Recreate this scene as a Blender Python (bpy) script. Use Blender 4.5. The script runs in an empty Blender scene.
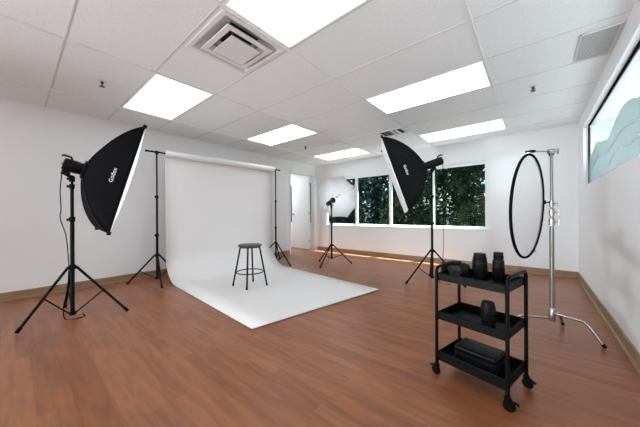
import bpy, bmesh, math, random
from math import sin, cos, pi, radians as R, sqrt
from mathutils import Vector as V, Matrix

scn = bpy.context.scene
COL = scn.collection
random.seed(7)

# ------------------------------------------------------------------ room size
XL, XR, YB, YF, CE = -4.715, 0.503, 5.49, -4.6, 2.3475
CAMZ = .978

# ------------------------------------------------------------------ materials
def mat(name, col, rough=.5, metal=0., spec=.5, **k):
    m = bpy.data.materials.new(name); m.use_nodes = True
    b = m.node_tree.nodes['Principled BSDF']
    b.inputs['Base Color'].default_value = (*col, 1)
    b.inputs['Roughness'].default_value = rough
    b.inputs['Metallic'].default_value = metal
    b.inputs['Specular IOR Level'].default_value = spec
    for a, v in k.items(): b.inputs[a.replace('_', ' ')].default_value = v
    return m

def speckle(m, scale, c0, c1, bump=0., lo=.35, hi=.65, detail=3, stretch=(1, 1, 1)):
    nt = m.node_tree; N = nt.nodes; L = nt.links; b = N['Principled BSDF']
    tc = N.new('ShaderNodeTexCoord'); mp = N.new('ShaderNodeMapping'); no = N.new('ShaderNodeTexNoise'); cr = N.new('ShaderNodeValToRGB')
    mp.inputs['Scale'].default_value = stretch
    no.inputs['Scale'].default_value = scale; no.inputs['Detail'].default_value = detail
    L.new(tc.outputs['Object'], mp.inputs['Vector']); L.new(mp.outputs['Vector'], no.inputs['Vector'])
    e = cr.color_ramp.elements; e[0].position = lo; e[1].position = hi; e[0].color = (*c0, 1); e[1].color = (*c1, 1)
    L.new(no.outputs['Fac'], cr.inputs['Fac']); L.new(cr.outputs['Color'], b.inputs['Base Color'])
    if bump:
        bp = N.new('ShaderNodeBump'); bp.inputs['Strength'].default_value = bump; bp.inputs['Distance'].default_value = .002
        L.new(no.outputs['Fac'], bp.inputs['Height']); L.new(bp.outputs['Normal'], b.inputs['Normal'])
    return m

M = {}
M['wall'] = speckle(mat('wall_paint', (.83, .83, .83), .7, spec=.25), 90, (.815, .815, .82), (.84, .84, .845), .06)
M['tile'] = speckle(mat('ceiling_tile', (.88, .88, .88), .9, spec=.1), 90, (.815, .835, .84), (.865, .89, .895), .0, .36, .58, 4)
M['tbar'] = mat('ceiling_grid_white', (.86, .86, .86), .8, spec=.1)
M['crosstee_shaded'] = mat('cross_tee_shaded', (.66, .66, .66), .8, spec=.1)  # cross tees greyed to paint in their contact shadow lines
M['trimwhite'] = mat('white_trim', (.82, .82, .82), .45)
M['doorwhite'] = mat('white_door', (.80, .81, .82), .4)
M['paper'] = mat('backdrop_paper', (.775, .75, .74), .8, spec=.2)
M['black'] = mat('black_metal', (.006, .006, .007), .45, spec=.13)
M['blackmatte'] = mat('black_matte', (.013, .013, .014), .7)
M['blackpl'] = speckle(mat('black_plastic', (.005, .005, .006), .45, spec=.13), 400, (.004, .004, .005), (.007, .007, .008), .12)
M['rubber'] = mat('rubber', (.006, .006, .006), .85, spec=.06)
M['fabric'] = speckle(mat('black_fabric', (.006, .006, .007), .85, spec=.08), 300, (.004, .004, .005), (.009, .009, .010), .2)
M['white'] = mat('white_print', (.75, .75, .75), .6)
M['chrome'] = mat('chrome', (.45, .44, .43), .25, 1.)
M['steel'] = mat('brushed_steel', (.30, .29, .28), .36, 1.)
M['grille'] = mat('grille_grey', (.72, .72, .72), .6)
M['grilledark'] = mat('grille_void', (.20, .20, .20), .9)
M['ventwhite'] = mat('vent_white', (.74, .74, .74), .45)
M['void'] = mat('duct_void', (.02, .02, .02), .9)
M['cart'] = speckle(mat('cart_powder_coat', (.003, .003, .0035), .45, spec=.10), 500, (.0025, .0025, .003), (.004, .004, .0045), .1)
M['lensglass'] = mat('lens_glass', (.01, .012, .018), .05, spec=.8)
M['sprinkler'] = mat('sprinkler_metal', (.10, .095, .09), .4, .7)
M['brass'] = mat('hinge_metal', (.25, .24, .22), .35, 1.)
M['lip'] = mat('grey_lip', (.05, .05, .05), .6)
M['outlet'] = mat('outlet_white', (.75, .75, .75), .35)
M['slot'] = mat('outlet_slot', (.05, .05, .05), .5)
M['gasket'] = mat('black_gasket', (.006, .006, .007), .9, spec=.02)
M['ground'] = speckle(mat('outdoor_ground', (.12, .14, .06), .9), 6, (.07, .09, .035), (.2, .19, .12))
M['bark'] = speckle(mat('bark', (.02, .015, .01), .9), 20, (.012, .009, .006), (.025, .019, .013), .5)

def em(name, col, st):
    m = bpy.data.materials.new(name); m.use_nodes = True
    nt = m.node_tree; b = nt.nodes['Principled BSDF']
    b.inputs['Base Color'].default_value = (.8, .8, .8, 1)
    b.inputs['Emission Color'].default_value = (*col, 1); b.inputs['Emission Strength'].default_value = st
    return m
LIGHT = 2.9; REAR = 52; FILL_SPOT = 300; UMB = 1.9
M['lamp'] = em('lit_diffuser', (.845, .945, 1), LIGHT)
M['softdiff'] = em('softbox_diffuser', (.845, .945, 1), .75)
M['softdiff2'] = em('softbox_diffuser_dim', (.845, .945, 1), .12)

def translucent(name, col, mixf, tr=0.):
    m = bpy.data.materials.new(name); m.use_nodes = True
    nt = m.node_tree; N = nt.nodes; L = nt.links
    N.remove(N['Principled BSDF']); o = N['Material Output']
    d = N.new('ShaderNodeBsdfDiffuse'); t = N.new('ShaderNodeBsdfTranslucent'); x = N.new('ShaderNodeMixShader')
    d.inputs['Color'].default_value = (*col, 1); t.inputs['Color'].default_value = (*col, 1); x.inputs['Fac'].default_value = mixf
    L.new(d.outputs[0], x.inputs[1]); L.new(t.outputs[0], x.inputs[2])
    last = x
    if tr:
        p = N.new('ShaderNodeBsdfTransparent'); y = N.new('ShaderNodeMixShader'); y.inputs['Fac'].default_value = tr
        L.new(last.outputs[0], y.inputs[1]); L.new(p.outputs[0], y.inputs[2]); last = y
    L.new(last.outputs[0], o.inputs['Surface'])
    return m
M['umbrella'] = translucent('umbrella_nylon', (.82, .82, .83), .45)
M['scrim'] = translucent('scrim_fabric', (.86, .86, .87), .5, .62)

def glass(name, tint, gl):
    m = bpy.data.materials.new(name); m.use_nodes = True
    nt = m.node_tree; N = nt.nodes; L = nt.links
    N.remove(N['Principled BSDF']); o = N['Material Output']
    t = N.new('ShaderNodeBsdfTransparent'); g = N.new('ShaderNodeBsdfGlossy'); x = N.new('ShaderNodeMixShader')
    fr = N.new('ShaderNodeFresnel'); fr.inputs['IOR'].default_value = 1.5
    mu = N.new('ShaderNodeMath'); mu.operation = 'MULTIPLY'; mu.inputs[1].default_value = gl
    t.inputs['Color'].default_value = (*tint, 1); g.inputs['Roughness'].default_value = .02
    ge = N.new('ShaderNodeNewGeometry'); iv = N.new('ShaderNodeMath'); iv.operation = 'SUBTRACT'; iv.inputs[0].default_value = 1
    m2 = N.new('ShaderNodeMath'); m2.operation = 'MULTIPLY'
    L.new(ge.outputs['Backfacing'], iv.inputs[1]); L.new(fr.outputs[0], m2.inputs[0]); L.new(iv.outputs[0], m2.inputs[1]); L.new(m2.outputs[0], mu.inputs[0]); L.new(mu.outputs[0], x.inputs['Fac'])
    L.new(t.outputs[0], x.inputs[1]); L.new(g.outputs[0], x.inputs[2]); L.new(x.outputs[0], o.inputs['Surface'])
    return m
M['glass'] = glass('window_glass', (.78, .88, .89), .12)
M['glass2'] = glass('partition_glass', (.93, .95, .95), 1.)

def film(name, c0, c1, z0, z1, op):
    m = bpy.data.materials.new(name); m.use_nodes = True
    nt = m.node_tree; N = nt.nodes; L = nt.links
    N.remove(N['Principled BSDF']); o = N['Material Output']
    tc = N.new('ShaderNodeTexCoord'); sp = N.new('ShaderNodeSeparateXYZ'); mr = N.new('ShaderNodeMapRange'); cr = N.new('ShaderNodeValToRGB')
    mr.inputs['From Min'].default_value = z0; mr.inputs['From Max'].default_value = z1
    cr.color_ramp.elements[0].color = (*c0, 1); cr.color_ramp.elements[1].color = (*c1, 1)
    d = N.new('ShaderNodeBsdfDiffuse'); tl = N.new('ShaderNodeBsdfTranslucent'); a = N.new('ShaderNodeMixShader'); a.inputs['Fac'].default_value = .4
    t = N.new('ShaderNodeBsdfTransparent'); x = N.new('ShaderNodeMixShader'); x.inputs['Fac'].default_value = op
    L.new(tc.outputs['Object'], sp.inputs[0]); L.new(sp.outputs['Z'], mr.inputs['Value']); L.new(mr.outputs[0], cr.inputs[0])
    L.new(cr.outputs[0], d.inputs['Color']); L.new(cr.outputs[0], tl.inputs['Color'])
    L.new(d.outputs[0], a.inputs[1]); L.new(tl.outputs[0], a.inputs[2])
    L.new(t.outputs[0], x.inputs[1]); L.new(a.outputs[0], x.inputs[2]); L.new(x.outputs[0], o.inputs['Surface'])
    return m
M['film'] = film('frosted_teal_film', (.165, .205, .210), (.185, .245, .215), 1.4, 1.95, .82)
M['filmline'] = mat('film_line', (.42, .48, .42), .6)

def floor_mat():
    m = mat('floor_wood', (.25, .1, .06), .34, spec=.42)
    nt = m.node_tree; N = nt.nodes; L = nt.links; b = N['Principled BSDF']
    tc = N.new('ShaderNodeTexCoord')
    br = N.new('ShaderNodeTexBrick'); br.offset = .37; br.offset_frequency = 2; br.squash = 1
    br.inputs['Scale'].default_value = 1; br.inputs['Brick Width'].default_value = .62; br.inputs['Row Height'].default_value = .068
    br.inputs['Mortar Size'].default_value = .0006; br.inputs['Mortar Smooth'].default_value = .2; br.inputs['Bias'].default_value = 0
    br.inputs['Color1'].default_value = (0, 0, 0, 1); br.inputs['Color2'].default_value = (1, 1, 1, 1); br.inputs['Mortar'].default_value = (.2, .2, .2, 1)
    L.new(tc.outputs['Object'], br.inputs['Vector'])
    r1 = N.new('ShaderNodeValToRGB'); e = r1.color_ramp.elements
    e[0].position = 0; e[0].color = (.262, .090, .038, 1); e[1].position = 1; e[1].color = (.345, .130, .058, 1)
    x = r1.color_ramp.elements.new(.5); x.color = (.305, .110, .047, 1)
    L.new(br.outputs['Color'], r1.inputs['Fac'])
    mp = N.new('ShaderNodeMapping'); mp.inputs['Scale'].default_value = (2.2, 18, 1)
    no = N.new('ShaderNodeTexNoise'); no.inputs['Scale'].default_value = 1.5; no.inputs['Detail'].default_value = 6; no.inputs['Distortion'].default_value = .7
    L.new(tc.outputs['Object'], mp.inputs['Vector']); L.new(mp.outputs[0], no.inputs['Vector'])
    r2 = N.new('ShaderNodeValToRGB'); e = r2.color_ramp.elements; e[0].position = .3; e[0].color = (.74, .76, .80, 1); e[1].position = .7; e[1].color = (1.16, 1.13, 1.10, 1)
    L.new(no.outputs['Fac'], r2.inputs['Fac'])
    mx = N.new('ShaderNodeMix'); mx.data_type = 'RGBA'; mx.blend_type = 'MULTIPLY'; mx.inputs['Factor'].default_value = 1
    L.new(r1.outputs[0], mx.inputs['A']); L.new(r2.outputs[0], mx.inputs['B'])
    L.new(mx.outputs['Result'], b.inputs['Base Color'])
    bp = N.new('ShaderNodeBump'); bp.inputs['Strength'].default_value = .12; bp.inputs['Distance'].default_value = .001
    L.new(no.outputs['Fac'], bp.inputs['Height']); L.new(bp.outputs[0], b.inputs['Normal'])
    return m
M['floor'] = floor_mat()
M['base'] = speckle(mat('baseboard_wood', (.3, .2, .12), .45), 3, (.24, .145, .075), (.32, .205, .115), 0, .3, .7, 4, (1, 1, 18))
M['shoe'] = mat('shoe_moulding', (.27, .165, .085), .45)

def leafmat(name, c0, c1, c2):
    m = bpy.data.materials.new(name); m.use_nodes = True
    nt = m.node_tree; N = nt.nodes; L = nt.links
    N.remove(N['Principled BSDF']); o = N['Material Output']
    tc = N.new('ShaderNodeTexCoord'); no = N.new('ShaderNodeTexNoise'); no.inputs['Scale'].default_value = 2.6; no.inputs['Detail'].default_value = 5
    cr = N.new('ShaderNodeValToRGB'); e = cr.color_ramp.elements
    e[0].position = .35; e[0].color = (*c0, 1); e[1].position = .72; e[1].color = (*c2, 1); q = e.new(.52); q.color = (*c1, 1)
    d = N.new('ShaderNodeBsdfDiffuse'); t = N.new('ShaderNodeBsdfTranslucent'); x = N.new('ShaderNodeMixShader'); x.inputs['Fac'].default_value = .35
    L.new(tc.outputs['Object'], no.inputs['Vector']); L.new(no.outputs['Fac'], cr.inputs['Fac'])
    L.new(cr.outputs[0], d.inputs['Color']); L.new(cr.outputs[0], t.inputs['Color'])
    L.new(d.outputs[0], x.inputs[1]); L.new(t.outputs[0], x.inputs[2]); L.new(x.outputs[0], o.inputs['Surface'])
    return m
M['leafA'] = leafmat('leaves_bluish', (.009, .021, .020), (.025, .050, .043), (.06, .09, .076))
M['leafB'] = leafmat('leaves_green', (.009, .016, .009), (.027, .044, .021), (.075, .096, .045))
M['leafC'] = leafmat('leaves_deep', (.009, .021, .014), (.02, .044, .028), (.045, .078, .048))

# ------------------------------------------------------------------ mesh builder (world coordinates)
class MB:
    def __init__(s): s.v = []; s.f = []; s.m = []
    def add(s, vs, fs, mi=0):
        o = len(s.v); s.v += [V(p) for p in vs]; s.f += [[i + o for i in f] for f in fs]; s.m += [mi] * len(fs)
    def box(s, a, b, mi=0):
        (x0, y0, z0), (x1, y1, z1) = a, b
        s.add([(x0, y0, z0), (x1, y0, z0), (x1, y1, z0), (x0, y1, z0), (x0, y0, z1), (x1, y0, z1), (x1, y1, z1), (x0, y1, z1)],
              [(3, 2, 1, 0), (4, 5, 6, 7), (0, 1, 5, 4), (1, 2, 6, 5), (2, 3, 7, 6), (3, 0, 4, 7)], mi)
    def obox(s, c, ax, h, bev=0., seg=2, mi=0):     # oriented box: centre, 3 axes, half sizes
        bm = bmesh.new(); bmesh.ops.create_cube(bm, size=1)
        for v in bm.verts: v.co = V((v.co.x * 2 * h[0], v.co.y * 2 * h[1], v.co.z * 2 * h[2]))
        if bev: bmesh.ops.bevel(bm, geom=bm.edges[:], offset=bev, segments=seg, affect='EDGES', profile=.5)
        bm.verts.index_update(); C = V(c); A = [V(a).normalized() for a in ax]
        s.add([C + A[0] * v.co.x + A[1] * v.co.y + A[2] * v.co.z for v in bm.verts], [[v.index for v in f.verts] for f in bm.faces], mi)
        bm.free()
    def rbox(s, a, b, bev=.004, seg=2, mi=0):
        a = V(a); b = V(b); s.obox((a + b) / 2, ((1, 0, 0), (0, 1, 0), (0, 0, 1)), [abs(x) / 2 for x in (b - a)], bev, seg, mi)
    def tube(s, p0, p1, r0, r1=None, n=14, mi=0):
        s.path([p0, p1], [r0, r0 if r1 is None else r1], n, mi)
    def path(s, pts, r, n=12, mi=0, closed=False, cap=True):
        P = [V(p) for p in pts]; k = len(P); rr = r if isinstance(r, (list, tuple)) else [r] * k
        T = []
        for i in range(k):
            a = P[(i - 1) % k] if (closed or i > 0) else P[i]; b = P[(i + 1) % k] if (closed or i < k - 1) else P[i]
            T.append((b - a).normalized())
        up = V((0, 0, 1)) if abs(T[0].z) < .9 else V((1, 0, 0))
        nrm = (up - T[0] * up.dot(T[0])).normalized(); vs = []
        for i in range(k):
            nrm = (nrm - T[i] * nrm.dot(T[i])).normalized(); bn = T[i].cross(nrm)
            vs += [P[i] + (nrm * cos(2 * pi * j / n) + bn * sin(2 * pi * j / n)) * rr[i] for j in range(n)]
        fs = []
        for i in range(k if closed else k - 1):
            i2 = (i + 1) % k
            fs += [(i * n + j, i * n + (j + 1) % n, i2 * n + (j + 1) % n, i2 * n + j) for j in range(n)]
        if cap and not closed: fs += [list(range(n))[::-1], [(k - 1) * n + j for j in range(n)]]
        s.add(vs, fs, mi)
    def lathe(s, o, ax, prof, n=28, mi=0):          # prof: (distance along axis, radius); r=0 closes
        o = V(o); ax = V(ax).normalized(); up = V((0, 0, 1)) if abs(ax.z) < .9 else V((1, 0, 0))
        e1 = (up - ax * up.dot(ax)).normalized(); e2 = ax.cross(e1); vs = []; fs = []; rows = []
        for d, r in prof:
            if r <= 1e-6: rows.append([len(vs)]); vs.append(o + ax * d)
            else:
                rows.append(list(range(len(vs), len(vs) + n)))
                vs += [o + ax * d + (e1 * cos(2 * pi * j / n) + e2 * sin(2 * pi * j / n)) * r for j in range(n)]
        for a, b in zip(rows, rows[1:]):
            for j in range(n):
                j2 = (j + 1) % n
                if len(a) == 1 and len(b) == 1: continue
                if len(a) == 1: fs.append((a[0], b[j2], b[j]))
                elif len(b) == 1: fs.append((a[j], a[j2], b[0]))
                else: fs.append((a[j], a[j2], b[j2], b[j]))
        s.add(vs, fs, mi)
    def grid(s, fn, nu, nv, mi=0, flip=False):
        vs = [fn(i / nu, j / nv) for i in range(nu + 1) for j in range(nv + 1)]
        fs = []
        for i in range(nu):
            for j in range(nv):
                a = i * (nv + 1) + j; q = (a, a + nv + 1, a + nv + 2, a + 1); fs.append(q[::-1] if flip else q)
        s.add(vs, fs, mi)
    def build(s, name, mats, parent=None, smooth=35, loc=None):
        root = parent
        while root is not None and root.parent is not None: root = root.parent
        o_ = V(root.location) if root is not None else (V(loc) if loc is not None else V((0, 0, 0)))
        me = bpy.data.meshes.new(name); me.from_pydata([v - o_ for v in s.v], [], s.f)
        for m in (mats if isinstance(mats, (list, tuple)) else [mats]): me.materials.append(m)
        for p, mi in zip(me.polygons, s.m): p.material_index = mi
        bm = bmesh.new(); bm.from_mesh(me); bmesh.ops.recalc_face_normals(bm, faces=bm.faces[:]); bm.to_mesh(me); bm.free()
        if smooth:
            for p in me.polygons: p.use_smooth = True
            me.set_sharp_from_angle(angle=R(smooth))
        ob = bpy.data.objects.new(name, me); COL.objects.link(ob)
        if parent is not None: ob.parent = parent
        else: ob.location = o_
        return ob

def tag(o, label=None, cat=None, group=None, kind=None):
    if label: o['label'] = label
    if cat: o['category'] = cat
    if group: o['group'] = group
    if kind: o['kind'] = kind
    return o
def thing(name, loc, label, cat, group=None):
    o = bpy.data.objects.new(name, None); o.empty_display_size = .05; COL.objects.link(o); o.location = loc
    return tag(o, label, cat, group)
def struct(o, label=None): return tag(o, label, kind='structure')

# ------------------------------------------------------------------ room shell
XO0, XO1 = -7.6, 3.6          # rooms beyond the doorway and beyond the inside window
b = MB(); b.box((XO0, YF - .12, -.12), (XO1, YB + .14, 0)); struct(b.build('floor', M['floor'], smooth=0), 'reddish brown wood plank floor')
VX0, VX1, VY0, VY1 = -2.155, -1.575, .895, 1.455
hx0, hx1, hy0, hy1 = VX0 + .035, VX1 - .035, VY0 + .035, VY1 - .035
b = MB(); y0, y1 = YF - .12, YB + .14
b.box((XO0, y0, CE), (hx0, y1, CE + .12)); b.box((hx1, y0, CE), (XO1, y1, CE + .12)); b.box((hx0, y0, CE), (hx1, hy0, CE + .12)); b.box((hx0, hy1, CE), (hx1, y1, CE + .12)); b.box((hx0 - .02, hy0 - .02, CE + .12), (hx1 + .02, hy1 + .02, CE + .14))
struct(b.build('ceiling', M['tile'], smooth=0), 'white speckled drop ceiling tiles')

b = MB(); b.box((XR + .12, YF, 0), (XO1, YB, .006)); struct(b.build('floor_bounce_right', mat('pale_bounce', (.66, .65, .64), .9), smooth=0))  # pale slab added over the floor to bounce light up in the side room
WX0, WX1, WZ0, WZ1 = -4.40, -.665, .705, 1.955     # back window opening
NX0, NX1 = -6.5, -4.86                              # window of the room beyond the doorway
yo = YB + .14
b = MB()
b.box((XO0, YB, 0), (XO1, yo, WZ0)); b.box((XO0, YB, WZ1), (XO1, yo, CE))
b.box((XO0, YB, WZ0), (NX0, yo, WZ1)); b.box((NX1, YB, WZ0), (WX0, yo, WZ1)); b.box((WX1, YB, WZ0), (XO1, yo, WZ1))
struct(b.build('wall_back', M['wall'], smooth=0), 'white back wall with the long window')
DY0, DY1, DZ = 4.47, 5.385, 2.06
xo = XL - .12
b = MB(); b.box((xo, YF, 0), (XL, DY0, CE)); b.box((xo, DY1, 0), (XL, YB, CE)); b.box((xo, DY0, DZ), (XL, DY1, CE))
struct(b.build('wall_left', M['wall'], smooth=0), 'white left wall with the doorway')
RY0, RY1, RZ0, RZ1 = 1.2, 4.95, 1.345, 2.155
xr = XR + .12
b = MB(); b.box((XR, YF, 0), (xr, YB, RZ0)); b.box((XR, YF, RZ1), (xr, YB, CE)); b.box((XR, YF, RZ0), (xr, RY0, RZ1)); b.box((XR, RY1, RZ0), (xr, YB, RZ1))
struct(b.build('wall_right', M['wall'], smooth=0), 'white right wall with the inside window')
b = MB(); b.box((XO0, YF - .12, 0), (XO1, YF, CE)); struct(b.build('wall_front', M['wall'], smooth=0))
b = MB(); b.box((XO0 - .1, YF - .12, 0), (XO0, yo, CE)); struct(b.build('wall_beyond_left', M['wall'], smooth=0))
b = MB(); b.box((XO1, YF - .12, 0), (XO1 + .1, yo, CE)); struct(b.build('wall_beyond_right', M['wall'], smooth=0))

# baseboards with a shoe moulding
def baseb(name, p0, p1, nrm, label):
    p0 = V((*p0, 0)); p1 = V((*p1, 0)); n = V((*nrm, 0)); b = MB()
    pr = [(0, .094), (.011, .094), (.014, .088), (.014, .020), (.0, .020)]
    sh = [(.0, .020), (.014, .021), (.023, .014), (.026, 0), (0, 0)]
    for prof, mi in ((pr, 0), (sh, 1)):
        vs = [p0 + n * a + V((0, 0, z)) for a, z in prof] + [p1 + n * a + V((0, 0, z)) for a, z in prof]
        k = len(prof); b.add(vs, [(i, (i + 1) % k, k + (i + 1) % k, k + i) for i in range(k)] + [tuple(range(k)), tuple(range(2 * k - 1, k - 1, -1))], mi)
    return struct(b.build(name, [M['base'], M['shoe']], smooth=0), label)
baseb('baseboard_left', (XL, YF), (XL, DY0 - .05), (1, 0), 'tan wooden baseboard along the left wall')
baseb('baseboard_back', (XL + .03, YB), (XR, YB), (0, -1), 'tan wooden baseboard under the back window')
baseb('baseboard_right', (XR, YF), (XR, YB), (-1, 0), 'tan wooden baseboard along the right wall')

# wall angle and ceiling grid
b = MB()
for x0, x1, y0, y1 in ((XL, XL + .02, YF, YB), (XR - .02, XR, YF, YB), (XL, XR, YB - .02, YB)):
    b.box((x0, y0, CE - .006), (x1, y1, CE))
struct(b.build('trim_1', M['tbar'], smooth=0), 'white wall angle around the ceiling')
GX = [-.338 - 1.2195 * k for k in range(4)]; GY = [.257 + .6055 * k for k in range(-8, 9)]
b = MB()
for x in GX: b.box((x - .012, YF, CE - .007), (x + .012, YB, CE + .002)); b.box((x - .004, YF, CE - .011), (x + .004, YB, CE - .006))
for y in GY:
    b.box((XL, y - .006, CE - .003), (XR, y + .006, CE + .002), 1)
struct(b.build('trim_2', [M['tbar'], M['crosstee_shaded']], smooth=0), 'white T-bar grid of the drop ceiling')

# back window
MX = [-3.43, -2.525, -1.605]
b = MB(); fy0, fy1 = YB + .015, YB + .075; ft = .045
b.box((WX0, fy0, WZ0), (WX1, fy1, WZ0 + .04)); b.box((WX0, fy0, WZ1 - .06), (WX1, fy1, WZ1))
b.box((WX0, fy0, WZ0 + .04), (WX0 + ft, fy1, WZ1 - .06)); b.box((WX1 - .03, fy0, WZ0 + .04), (WX1, fy1, WZ1 - .06))
for x in MX: b.box((x - .028, fy0, WZ0 + .04), (x + .028, fy1, WZ1 - .06))
w1 = struct(b.build('window_1', M['trimwhite'], smooth=0), 'long four-pane white window in the back wall')
edges = [WX0 + ft] + [q for x in MX for q in (x - .028, x + .028)] + [WX1 - .03]
for i in range(4):
    b = MB(); b.box((edges[2 * i], YB + .042, WZ0 + .04), (edges[2 * i + 1], YB + .048, WZ1 - .06)); b.build('pane', M['glass'], w1, 0)
b = MB(); b.rbox((WX0 - .005, YB - .014, WZ0 - .022), (WX1 + .005, YB + .10, WZ0 - .001), .003); b.build('window_sill', M['trimwhite'], w1, 0)
# window of the room beyond
b = MB()
b.box((NX0, fy0, WZ0), (NX1, fy1, WZ0 + .04)); b.box((NX0, fy0, WZ1 - .06), (NX1, fy1, WZ1)); b.box((NX0, fy0, WZ0), (NX0 + .03, fy1, WZ1)); b.box((NX1 - .012, fy0, WZ0), (NX1, fy1, WZ1))
w3 = struct(b.build('window_3', M['trimwhite'], smooth=0), 'window of the room beyond the doorway')
b = MB(); b.box((NX0 + .03, YB + .042, WZ0 + .04), (NX1 - .012, YB + .048, WZ1 - .06)); b.build('pane', M['glass'], w3, 0)

# inside window in the right wall: black gasket, panes, frosted mountain film
GXp = XR + .055
b = MB()
g = .020
b.box((GXp - .01, RY1 - g, RZ0), (GXp + .01, RY1, RZ1)); b.box((GXp - .01, RY0, RZ1 - g), (GXp + .01, RY1, RZ1))
b.box((GXp - .01, RY0, RZ0), (GXp + .01, RY1, RZ0 + g)); b.box((GXp - .01, RY0, RZ0), (GXp + .01, RY0 + g, RZ1))
w2 = struct(b.build('window_2', M['gasket'], smooth=0), 'inside window high in the right wall with teal mountain film')
SY = 2.79
for y0, y1 in ((SY + .003, RY1 - g), (RY0 + g, SY - .003)):
    b = MB(); b.box((GXp - .004, y0, RZ0 + g), (GXp + .004, y1, RZ1 - g)); b.build('pane', M['glass2'], w2, 0)
fx = GXp - .0055
top = [(4.935, 1.60), (4.88, 1.69), (4.82, 1.72), (4.60, 1.755), (4.42, 1.81), (4.28, 1.80), (4.10, 1.755), (3.98, 1.745), (3.80, 1.71), (3.68, 1.735), (3.55, 1.78), (3.41, 1.825), (3.27, 1.85), (3.13, 1.856), (3.0, 1.84), (2.92, 1.825), (2.80, 1.785), (2.69, 1.775), (2.4, 1.74), (2.1, 1.80), (1.7, 1.72), (1.215, 1.62)]
b = MB(); n = len(top)
vs = [(fx, y, z) for y, z in top] + [(fx, y, RZ0 + g) for y, z in top] + [(fx - .0008, y, z) for y, z in top] + [(fx - .0008, y, RZ0 + g) for y, z in top]
fs = []
for i in range(n - 1):
    fs += [(i, i + 1, n + i + 1, n + i), (2 * n + i, 2 * n + i + 1, 3 * n + i + 1, 3 * n + i), (i, i + 1, 2 * n + i + 1, 2 * n + i)]
b.add(vs[:2 * n], [(i, i + 1, n + i + 1, n + i) for i in range(n - 1)])
fo = b.build('mountain_film', M['film'], w2, 0); fo['label'] = 'teal frosted mountain silhouette'
b = MB()
for ln in ([(4.93, 1.50), (4.7, 1.52), (4.4, 1.60), (4.15, 1.63), (3.95, 1.60), (3.75, 1.58), (3.5, 1.62), (3.3, 1.66), (3.1, 1.665), (2.95, 1.64), (2.75, 1.62), (2.5, 1.58)],
           [(3.75, 1.44), (3.5, 1.52), (3.3, 1.54), (3.12, 1.51), (2.95, 1.50), (2.75, 1.52), (2.5, 1.50)]):
    pts = []
    for (y0, z0), (y1, z1) in zip(ln, ln[1:]):
        for k in range(5):
            t = k / 5; t2 = t * t * (3 - 2 * t); pts.append((fx - .002, y0 + (y1 - y0) * t, z0 + (z1 - z0) * t2))
    b.path(pts, .0012, 6)
b.build('contour_line', M['filmline'], w2)

# doorway: casing, open white door, hinges, handle
b = MB(); cw = .045
b.box((XL, DY0 - cw, 0), (XL + .014, DY0, DZ + cw)); b.box((XL, DY1, 0), (XL + .014, DY1 + cw, DZ + cw)); b.box((XL, DY0 - cw, DZ), (XL + .014, DY1 + cw, DZ + cw))
b.box((xo, DY0, 0), (XL, DY0 + .012, DZ)); b.box((xo, DY1 - .012, 0), (XL, DY1, DZ)); b.box((xo, DY0, DZ - .012), (XL, DY1, DZ))
struct(b.build('trim_3', M['trimwhite'], smooth=0), 'white door casing at the end of the left wall')
h0 = V((xo - .012, 5.335, 0)); h1 = V((-5.63, 5.415, 0)); du = (h1 - h0).normalized(); dn = V((-du.y, du.x, 0)); dl = (h1 - h0).length
b = MB(); b.obox((h0 + h1) / 2 + V((0, 0, 1.03)), (du, dn, (0, 0, 1)), (dl / 2, .019, 1.02), .002, 1)
d1 = struct(b.build('door_1', M['doorwhite']), 'white door standing open in the left wall doorway')
hp = h1 - du * .07 - dn * 0.0
b = MB()
for sd in (1, -1):
    b.lathe(hp + V((0, 0, 1.0)) + dn * .019 * sd, dn * sd, [(0, .027), (.006, .027), (.008, .012), (.045, .011)], 16)
    b.obox(hp + V((0, 0, 1.0)) + dn * .062 * sd - du * .05, (du, dn, (0, 0, 1)), (.06, .009, .010), .004)
b.build('door_handle', M['steel'], d1)
for z in (.25, 1.03, 1.85):
    b = MB(); b.tube(h0 + V((.004, -.026, z - .045)), h0 + V((.004, -.026, z + .045)), .008); b.build('hinge', M['brass'], d1)

# wall outlet
o = thing('wall_outlet', (-.02, YB, .37), 'small white outlet plate low on the back wall behind the chrome stand', 'outlet')
b = MB(); b.rbox((-.055, YB - .006, .335), (.015, YB - .0002, .405), .002); b.build('cover_plate', M['outlet'], o)
b = MB()
for x in (-.036, -.004): b.box((x - .007, YB - .008, .360), (x + .007, YB - .0055, .380))
b.build('socket', M['slot'], o, 0)

# ------------------------------------------------------------------ ceiling fixtures
def ceiling_light(cx, cy, label):
    o = thing('ceiling_light', (cx, cy, CE), label, 'ceiling light', 'recessed ceiling lights')
    hx, hy = .602, .295; ix, iy = .583, .277
    b = MB(); z0, z1 = CE - .006, CE + .004
    b.box((cx - hx, cy - hy, z0), (cx + hx, cy - iy, z1)); b.box((cx - hx, cy + iy, z0), (cx + hx, cy + hy, z1))
    b.box((cx - hx, cy - iy, z0), (cx - ix, cy + iy, z1)); b.box((cx + ix, cy - iy, z0), (cx + hx, cy + iy, z1))
    b.build('frame', M['tbar'], o, 0)
    b = MB(); b.box((cx - ix, cy - iy, CE - .003), (cx + ix, cy + iy, CE + .002)); b.build('diffuser', M['lamp'], o, 0)
FX = (-.945, -3.38)
YR = [GY[i] + .303 for i in range(len(GY))]
rows = (1.166, 2.975, 4.79)
lab = {(0, 0): 'recessed ceiling light beside the square air vent, cut off by the photo\'s top edge',
       (1, 0): 'recessed ceiling light above the left softbox, leftmost of all',
       (0, 1): 'long recessed ceiling light in the middle row, nearer the grey return grille',
       (1, 1): 'ceiling light in the middle row, above the right end of the backdrop roll',
       (0, 2): 'thin ceiling light just above the right half of the back window',
       (1, 2): 'farthest and smallest ceiling light, above the white umbrella by the back wall'}
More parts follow.
